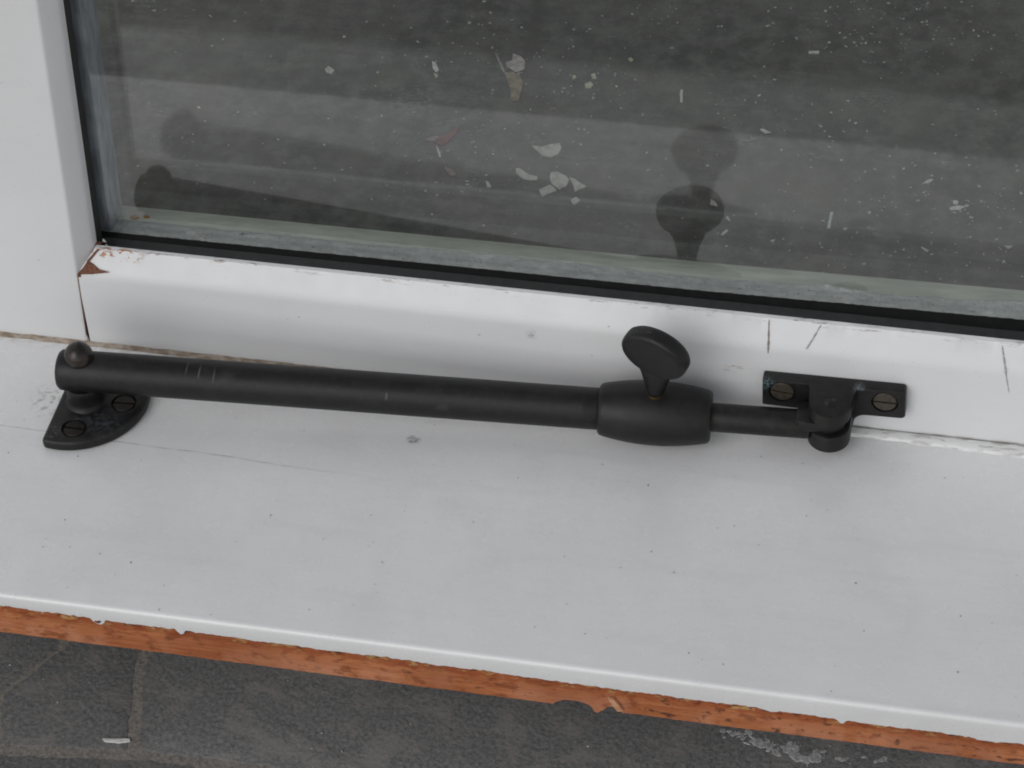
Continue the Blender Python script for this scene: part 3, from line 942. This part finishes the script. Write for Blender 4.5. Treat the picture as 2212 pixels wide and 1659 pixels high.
# thumbscrew
T0 = Vector((184.69, -14.07, 11.05)); TC = Vector((185.8, -18.0, 40.0))
ta = (TC - T0).normalized()
side = Vector((math.cos(math.radians(19)), -math.sin(math.radians(19)), 0))
side = (side - ta * side.dot(ta)).normalized()
tn = ta.cross(side).normalized()
if tn.y > 0: tn = -tn
blade = []
for s, k in ((-2.9, 0.80), (-2.8, 0.87), (-2.5, 0.94), (-1.9, 0.985), (-1.0, 1.0), (1.0, 1.0), (1.9, 0.985), (2.5, 0.94), (2.8, 0.87), (2.9, 0.80)):
    blade.append([tuple(TC + tn * s + side * (10.5 * k * math.cos(a)) + ta * ((8.4 * k) * math.sin(a))) for a in [2 * math.pi * i / 56 for i in range(56)]])
bl = loft(blade)
stem = lathe(T0, ta, [(10.6, 2.5), (11.2, 2.8), (13, 3.1), (15.5, 3.6, 3.1), (18, 4.3, 3.1), (20, 5.0, 3.0), (22, 6.2, 2.9), (24, 7.4, 2.8), (25, 7.4, 2.6)], 40, axes=(ta, side, tn))
ths = part('thumbscrew', *join(bl, stem), M['satin'], stay, smooth=45)
part('brass_thread', *lathe(T0, ta, [(8.6, 2.35), (9.7, 2.35), (9.8, 2.55), (10.7, 2.6), (10.75, 2.0)], 32), M['brass'], ths, smooth=40)

# bracket on the sash: T shaped plate with two lugs that hold the rod's eye
TX0, TX1, TZ0, TZ1 = 215.3, 257.8, 9.2, 20.5
def arc(cx_, cz_, r_, a_, b_, n_=6):
    return [(cx_ + r_ * math.cos(math.radians(a_ + (b_ - a_) * i / n_)), cz_ + r_ * math.sin(math.radians(a_ + (b_ - a_) * i / n_))) for i in range(n_ + 1)]
po = [(TX0, TZ0 + 0.2), (TX0 - 0.1, TZ1 - 0.4), (TX1 - 0.8, TZ1 + 0.3), (TX1 - 0.1, TZ1 - 0.5), (TX1 + 0.2, TZ0 + 1.2), (TX1 - 0.8, TZ0 + 0.5)]
po += arc(246.4, TZ0 - 3.4, 3.6, 90, 180) + [(242.6, 4.4), (229.6, 4.4)] + arc(226.0, TZ0 - 3.6, 3.6, 0, 90)
v, f = prism(po, 'y', -0.02, -4.0)
brk = part('bracket', *bevel_mesh(v, f, 0.55, 2, 30), M['bracket'], stay, smooth=32)
BS = [((221.2, 15.4), 0.10), ((251.7, 15.7), 0.08)]
cut(brk, [lathe((x, -2.95, z), (0, -1, 0), [(0, 3.75), (0.6, 3.85), (1.8, 4.35)], 40) for (x, z), a in BS])
for i, ((x, z), a) in enumerate(BS):
    screw((x, -3.1, z), (0, -1, 0), -0.12 if i == 0 else 0.0, brk, M['screw'], 3.5)


def lug(z0, z1, gusset):
    secs_ = []
    n_ = 24
    for z, k in ((z0, -0.35), (z0 + 0.35, 0), (z1 - 0.9, 0), (z1 - 0.25, -0.25), (z1, -0.9)):
        row = []
        r_ = 6.3 + k
        for i in range(n_ + 1):
            a = math.pi + math.pi * i / n_
            row.append((236.2 + r_ * math.cos(a), -10.2 + r_ * math.sin(a), z - (0.9 * max(0, -math.sin(a)) if gusset and z > z0 + 1 else 0)))
        row += [(236.2 + r_ + (0.5 if gusset else 0), -6.0, z), (236.2 + r_ + (1.3 if gusset else 0.2), -3.6, z), (236.2 - r_ - (1.3 if gusset else 0.2), -3.6, z), (236.2 - r_ - (0.5 if gusset else 0), -6.0, z)]
        secs_.append(row)
    return loft(secs_)


part('bracket_lug', *lug(14.9, 20.3, True), M['bracket'], brk, smooth=36)
part('bracket_lug', *lug(4.5, 10.7, False), M['bracket'], brk, smooth=36)
part('pivot_pin', *lathe((236.2, -10.2, 10.0), (0, 0, 1), [(0, 2.2), (9.3, 2.2), (9.9, 2.1), (10.15, 1.6), (10.2, 0.3)], 28), M['satin'], brk, smooth=40)

# ------------------------------------------------------------------ crumbs on the sill
def crumbs(n, fn, zed, rmin, rmax, seed, hmax=0.35, slant=False, pw=2.2):
    rnd = random.Random(seed)
    V, F = [], []
    for _ in range(n):
        x, y = fn(rnd)
        zj = zed + 0.12 * rnd.random()
        r_ = rmin + (rmax - rmin) * rnd.random() ** pw
        m = rnd.randint(5, 7)
        st, ang = 0.40 + 0.5 * rnd.random(), (-0.75 + rnd.gauss(0, 0.35)) if slant else rnd.random() * math.pi
        o = len(V)
        ring = []
        for i in range(m):
            a = 2 * math.pi * i / m
            q = r_ * (0.65 + 0.5 * rnd.random())
            px, py = q * math.cos(a), q * st * math.sin(a)
            ring.append((x + px * math.cos(ang) - py * math.sin(ang), y + px * math.sin(ang) + py * math.cos(ang)))
        h = min(hmax, r_ * 0.6)
        V += [(a, b, zed - 0.02) for a, b in ring] + [(x + (a - x) * 0.8, y + (b - y) * 0.8, zj + h) for a, b in ring]
        for i in range(m):
            F.append([o + i, o + (i + 1) % m, o + m + (i + 1) % m, o + m + i])
        F.append([o + m + i for i in range(m)])
    return V, F


v, f = crumbs(110, lambda q: (-20 + 330 * q.random(), -104 + 98 * q.random() ** 1.1), 0.0, 0.09, 0.40, 5, 0.12, True)
part('dust_specks', v, f, M['speck'], label='grey specks of dust scattered over the white sill', cat='dust', kind='stuff')

# ------------------------------------------------------------------ litter on the ground
PIECES = [
    ('petal_big', [(98.4, 209.1), (102.3, 209.2), (105.2, 211.5), (108.3, 212.4), (109.7, 209.8), (109.2, 206.1), (107.0, 203.7), (103.3, 204.3)]),
    ('petal_notched', [(94.9, 195.2), (96.6, 195.5), (100.2, 192.8), (104.0, 191.5), (104.1, 189.6), (100.9, 189.3), (97.6, 190.6), (95.4, 193.0)]),
    ('petal_round', [(108.4, 194.9), (110.6, 195.7), (114.2, 194.0), (116.2, 191.5), (115.7, 187.8), (113.4, 185.9), (110.3, 188.4), (108.6, 191.8)]),
    ('petal_pointed', [(115.9, 193.3), (118.1, 192.7), (123.2, 188.8), (119.4, 185.7), (118.2, 189.1)]),
    ('flake_square', [(105.8, 184.6), (109.4, 188.2), (112.7, 185.1), (110.4, 183.4), (107.8, 181.1)]),
    ('flake_small_below', [(118.8, 181.1), (120.5, 182.7), (122.4, 180.7), (120.8, 178.3), (119.5, 179.0)]),
    ('flake_long_left', [(48.6, 255.1), (50.1, 254.8), (52.5, 250.2), (51.8, 248.6), (49.7, 251.3)]),
    ('flake_under_long', [(50.9, 248.0), (53.0, 247.0), (52.7, 244.6)]),
    ('stick_by_shard', [(61.8, 204.3), (63.5, 202.2), (65.1, 198.2), (64.4, 197.9), (62.9, 201.2)]),
    ('leaf', [(79.0, 251.5), (81.8, 252.8), (84.7, 251.3), (87.2, 246.7), (87.5, 241.9), (87.5, 236.0), (85.6, 234.8), (84.4, 236.6), (83.1, 242.2), (80.9, 246.8)]),
    ('leaf_frag', [(79.5, 264.5), (82.8, 263.4), (85.3, 260.3), (86.0, 255.4), (83.1, 253.0), (78.6, 256.4), (77.8, 258.7), (80.1, 260.1)]),
    ('twig', [(72.3, 264.0), (73.2, 263.6), (76.1, 258.0), (79.3, 251.7), (78.8, 251.2), (75.4, 257.4)]),
    ('shard_red', [(60.7, 207.9), (63.1, 210.6), (66.5, 214.8), (68.9, 217.6), (68.0, 213.2), (65.7, 207.2), (63.9, 204.6), (61.2, 205.6)]),
    ('shard_pale', [(56.5, 207.3), (60.2, 210.1), (62.7, 209.8), (60.8, 207.2), (57.6, 206.5)]),
    ('bit_pink', [(68.2, 191.8), (70.3, 192.1), (73.2, 188.4), (72.0, 187.3), (69.7, 189.2)]),
    ('chip_narrow', [(84.9, 186.9), (86.3, 186.2), (87.8, 183.3), (86.2, 183.5)]),
    ('crumb_a', [(111.3, 249.7), (113.2, 251.4), (114.7, 249.7), (113.9, 247.4), (111.8, 247.3)]),
    ('crumb_b', [(112.6, 255.8), (114.0, 256.9), (115.2, 253.7), (113.7, 253.2)]),
    ('crumb_c', [(105.4, 253.7), (106.3, 254.8), (107.3, 253.0), (106.3, 251.7)]),
    ('crumb_d', [(125.4, 267.5), (126.3, 268.7), (127.5, 267.5), (126.7, 266.2)]),
    ('stick_centre', [(148.8, 251.1), (149.8, 251.6), (150.9, 243.7), (149.8, 244.0)]),
    ('chip_left', [(7.5, 244.3), (8.3, 246.4), (11.4, 244.3), (10.8, 241.6), (8.6, 242.4)]),
    ('stick_top', [(194.9, 282.5), (199.0, 283.1), (199.2, 281.4), (195.2, 281.0)]),
    ('flake_mid', [(182.8, 231.7), (184.1, 232.3), (187.3, 230.3), (185.0, 229.7)]),
    ('tri', [(170.4, 188.7), (172.0, 187.6), (173.6, 185.2), (170.6, 185.6)]),
    ('chip_tri_below', [(177.4, 179.1), (178.1, 180.3), (179.6, 177.0)]),
    ('chip_low', [(176.9, 169.5), (178.6, 172.8), (179.4, 172.0), (178.0, 169.5)]),
    ('stick_right', [(215.1, 188.1), (216.1, 188.2), (216.1, 179.0), (215.0, 178.8)]),
    ('stick_horizontal_right', [(257.9, 196.8), (260.7, 198.5), (263.7, 198.3), (262.0, 196.3), (258.7, 195.4)]),
    ('blob_above', [(258.9, 200.7), (259.9, 201.4), (260.9, 200.8), (260.9, 199.4), (259.3, 199.0)]),
    ('flake_diag', [(246.8, 208.9), (249.1, 211.9), (250.6, 212.0), (249.4, 209.7)]),
    ('flake_edge', [(279.4, 178.8), (282.8, 179.1), (281.1, 176.9)]),
    ('sliver', [(249.9, 173.9), (252.9, 172.1), (252.1, 171.3), (250.2, 173.0)]),
    ('chip_by_bead', [(195.2, 169.2), (197.2, 169.9), (196.2, 168.2)]),
    ('front_stick', [(21.9, -93.3), (25.6, -92.5), (30.3, -91.9), (30.9, -92.8), (27.4, -94.0), (23.1, -94.2)]),
]
INFO = {
    'petal_big': ('fallen_petal', 'pale petal lying alone, the uppermost and widest of the petals behind the glass', 'petal', 'petal'),
    'petal_notched': ('fallen_petal', 'narrow bent petal left of the round petal seen through the glass', 'petal', 'petal'),
    'petal_round': ('fallen_petal', 'round pale petal touching the square paint flake and the pointed petal', 'petal', 'petal'),
    'petal_pointed': ('fallen_petal', 'pointed pale petal at the right end of the petal cluster', 'petal', 'petal'),
    'flake_square': ('paint_flake', 'squarish pale flake tucked below the round petal', 'paint flake', 'petal'),
    'flake_small_below': ('paint_flake', 'small pale flake lowest in the cluster of petals', 'paint flake', 'petal'),
    'flake_long_left': ('paint_flake', 'long upright white flake on the concrete left of the dry leaf', 'paint flake', 'chip'),
    'flake_under_long': ('paint_flake', 'little yellowish flake just below the long upright white flake', 'paint flake', 'yellowchip'),
    'stick_by_shard': ('paint_sliver', 'thin curved white sliver hanging below the red shard', 'paint sliver', 'chip'),
    'leaf': ('dry_leaf', 'tan dry leaf tapering to a point on the concrete behind the glass', 'leaf', 'leaf'),
    'leaf_frag': ('dry_scrap', 'crumpled pinkish white scrap at the top of the tan leaf', 'scrap', 'leaftip'),
    'twig': ('thin_twig', 'thin grey stalk slanting against the tan leaf', 'twig', 'twig'),
    'shard_red': ('red_shard', 'slim red brown shard slanting up to the right', 'shard', 'red'),
    'shard_pale': ('pale_shard', 'faint pinkish sliver at the left end of the red shard', 'shard', 'pink'),
    'bit_pink': ('pink_scrap', 'small pinkish grey scrap below the red shard', 'scrap', 'pink'),
    'chip_narrow': ('paint_flake', 'narrow white chip between the pinkish scrap and the petals', 'paint flake', 'chip'),
    'crumb_a': ('paint_crumb', 'yellowish crumb, the largest of the crumbs right of the leaf', 'crumb', 'yellowchip'),
    'crumb_b': ('paint_crumb', 'upright whitish crumb just above the largest yellowish crumb', 'crumb', 'yellowchip'),
    'crumb_c': ('paint_crumb', 'round crumb at the left of the crumbs beside the leaf', 'crumb', 'yellowchip'),
    'crumb_d': ('paint_crumb', 'lone pale crumb up and right of the crumb group', 'crumb', 'yellowchip'),
    'stick_centre': ('paint_sliver', 'short upright white sliver right of the leaf near the middle of the pane', 'paint sliver', 'chip'),
    'chip_left': ('paint_flake', 'rounded pale chip alone in the left part of the pane', 'paint flake', 'petal'),
    'stick_top': ('paint_sliver', 'small straight white sliver lying level in the dark upper right of the pane', 'paint sliver', 'chip'),
    'flake_mid': ('paint_flake', 'white flake lying level above and right of the mirrored thumbscrew', 'paint flake', 'chip'),
    'tri': ('paint_flake', 'three cornered flake within the dark mirror image of the thumbscrew', 'paint flake', 'petal'),
    'chip_tri_below': ('paint_flake', 'pointed pale chip just below the three cornered flake', 'paint flake', 'petal'),
    'chip_low': ('paint_flake', 'bluish flake right of the foot of the mirrored thumbscrew', 'paint flake', 'bluechip'),
    'stick_right': ('paint_sliver', 'long upright grey white sliver in the right part of the pane', 'paint sliver', 'bluechip'),
    'stick_horizontal_right': ('paint_sliver', 'ragged level white sliver near the right edge below a round chip', 'paint sliver', 'chip'),
    'blob_above': ('paint_crumb', 'round pale chip directly above the ragged level sliver', 'crumb', 'chip'),
    'flake_diag': ('paint_flake', 'pale flake slanting up to the right, left of the round chip', 'paint flake', 'bluechip'),
    'flake_edge': ('paint_flake', 'whitish flake nearest the right edge low in the pane', 'paint flake', 'petal'),
    'sliver': ('paint_sliver', 'thin pale sliver slanting down to the right above the glazing bead', 'paint sliver', 'bluechip'),
    'chip_by_bead': ('paint_flake', 'small white chip lying close above the glazing bead', 'paint flake', 'chip'),
    'front_stick': ('paint_sliver', 'bright white sliver of paint lying on the dark flagstones in front of the sill', 'paint sliver', 'bright_chip'),
}


def flake(key, poly):
    name, label, cat, mat = INFO[key]
    pts = []
    n = len(poly)
    for i in range(n):
        (ax, ay), (bx_, by_) = poly[i], poly[(i + 1) % n]
        for j in range(3):
            t = j / 3
            pts.append((ax + (bx_ - ax) * t + 0.16 * nz(ax * 3 + t, ay), ay + (by_ - ay) * t + 0.16 * nz(ay * 3 + t, ax)))
    n = len(pts)
    mx_ = sum(p[0] for p in pts) / n
    my_ = sum(p[1] for p in pts) / n
    curl = 1.2 if cat in ('petal', 'leaf') else 0.35
    def zz(x, y, k):
        return GROUND + 0.06 + curl * 0.08 * abs((x - mx_)) * k + 0.12 * nz(x, y)
    V, F = [], []
    for k in (1.0, 0.6, 0.25):
        V += [(mx_ + (x - mx_) * k, my_ + (y - my_) * k, max(GROUND + 0.05, zz(mx_ + (x - mx_) * k, my_ + (y - my_) * k, k)) + 0.3 + 0.1 * (1 - k)) for x, y in pts]
    V += [(x, y, GROUND + 0.01) for x, y in pts]
    for a, b in ((0, 1), (1, 2)):
        F += [[a * n + i, a * n + (i + 1) % n, b * n + (i + 1) % n, b * n + i] for i in range(n)]
    F.append([2 * n + i for i in range(n)])
    F += [[3 * n + i, 3 * n + (i + 1) % n, (i + 1) % n, i] for i in range(n)]
    F.append([3 * n + i for i in range(n)][::-1])
    part(name, V, F, M[mat], smooth=50, loc=(mx_, my_, GROUND), label=label, cat=cat, group={'paint flake': 'paint flakes on the concrete', 'petal': 'petals fallen on the concrete', 'crumb': 'crumbs on the concrete', 'paint sliver': 'slivers of paint on the ground'}.get(cat))


for key, poly in PIECES:
    flake(key, poly)


def rear_spot(q):
    if q.random() < 0.35:
        return -90 + 390 * q.random(), 160 + 175 * q.random()
    cx_, cy_ = q.choice([(110, 250), (60, 200), (200, 290), (250, 200), (270, 190), (230, 300), (130, 300), (60, 270), (260, 170), (215, 175), (90, 190), (195, 225)])
    return cx_ + q.gauss(0, 20), max(150, cy_ + q.gauss(0, 16))


v, f = crumbs(1900, rear_spot, GROUND, 0.10, 1.0, 21, 0.12, False, 2.9)
part('paint_specks', v, f, M['whitespeck'], label='fine whitish paint specks strewn over the dark concrete behind the glass', cat='specks', kind='stuff')


def splash_spot(q):
    c = q.random()
    if c < 0.25:
        a = q.gauss(0, 1)
        return 224.6 + a * 2.4 + q.gauss(0, 0.6), -61.2 - a * 0.7 + q.gauss(0, 0.9)
    if c < 0.85:
        t_ = q.random() * 3.6
        return 237.5 + 4.6 * math.cos(2.6 + t_) + q.gauss(0, 0.9), -61.2 + 3.4 * math.sin(2.6 + t_) + q.gauss(0, 0.7)
    if c < 0.93:
        return 216 + q.gauss(0, 2), -59 + q.gauss(0, 0.8)
    return 248 + q.gauss(0, 8), -62.5 + q.gauss(0, 1.2)


v, f = crumbs(260, splash_spot, GROUND + 0.02, 0.3, 1.7, 33, 0.06)
part('paint_splash', v, f, M['splash'], label='splash of dried white paint on the dark paving at the lower right', cat='paint splash', kind='stuff')
v, f = crumbs(90, lambda q: (-40 + 340 * q.random(), -108 + 50 * q.random()), GROUND, 0.12, 0.55, 41)
part('grit', v, f, M['whitespeck'], label='pale grit scattered over the dark paving in front of the sill', cat='grit', kind='stuff')
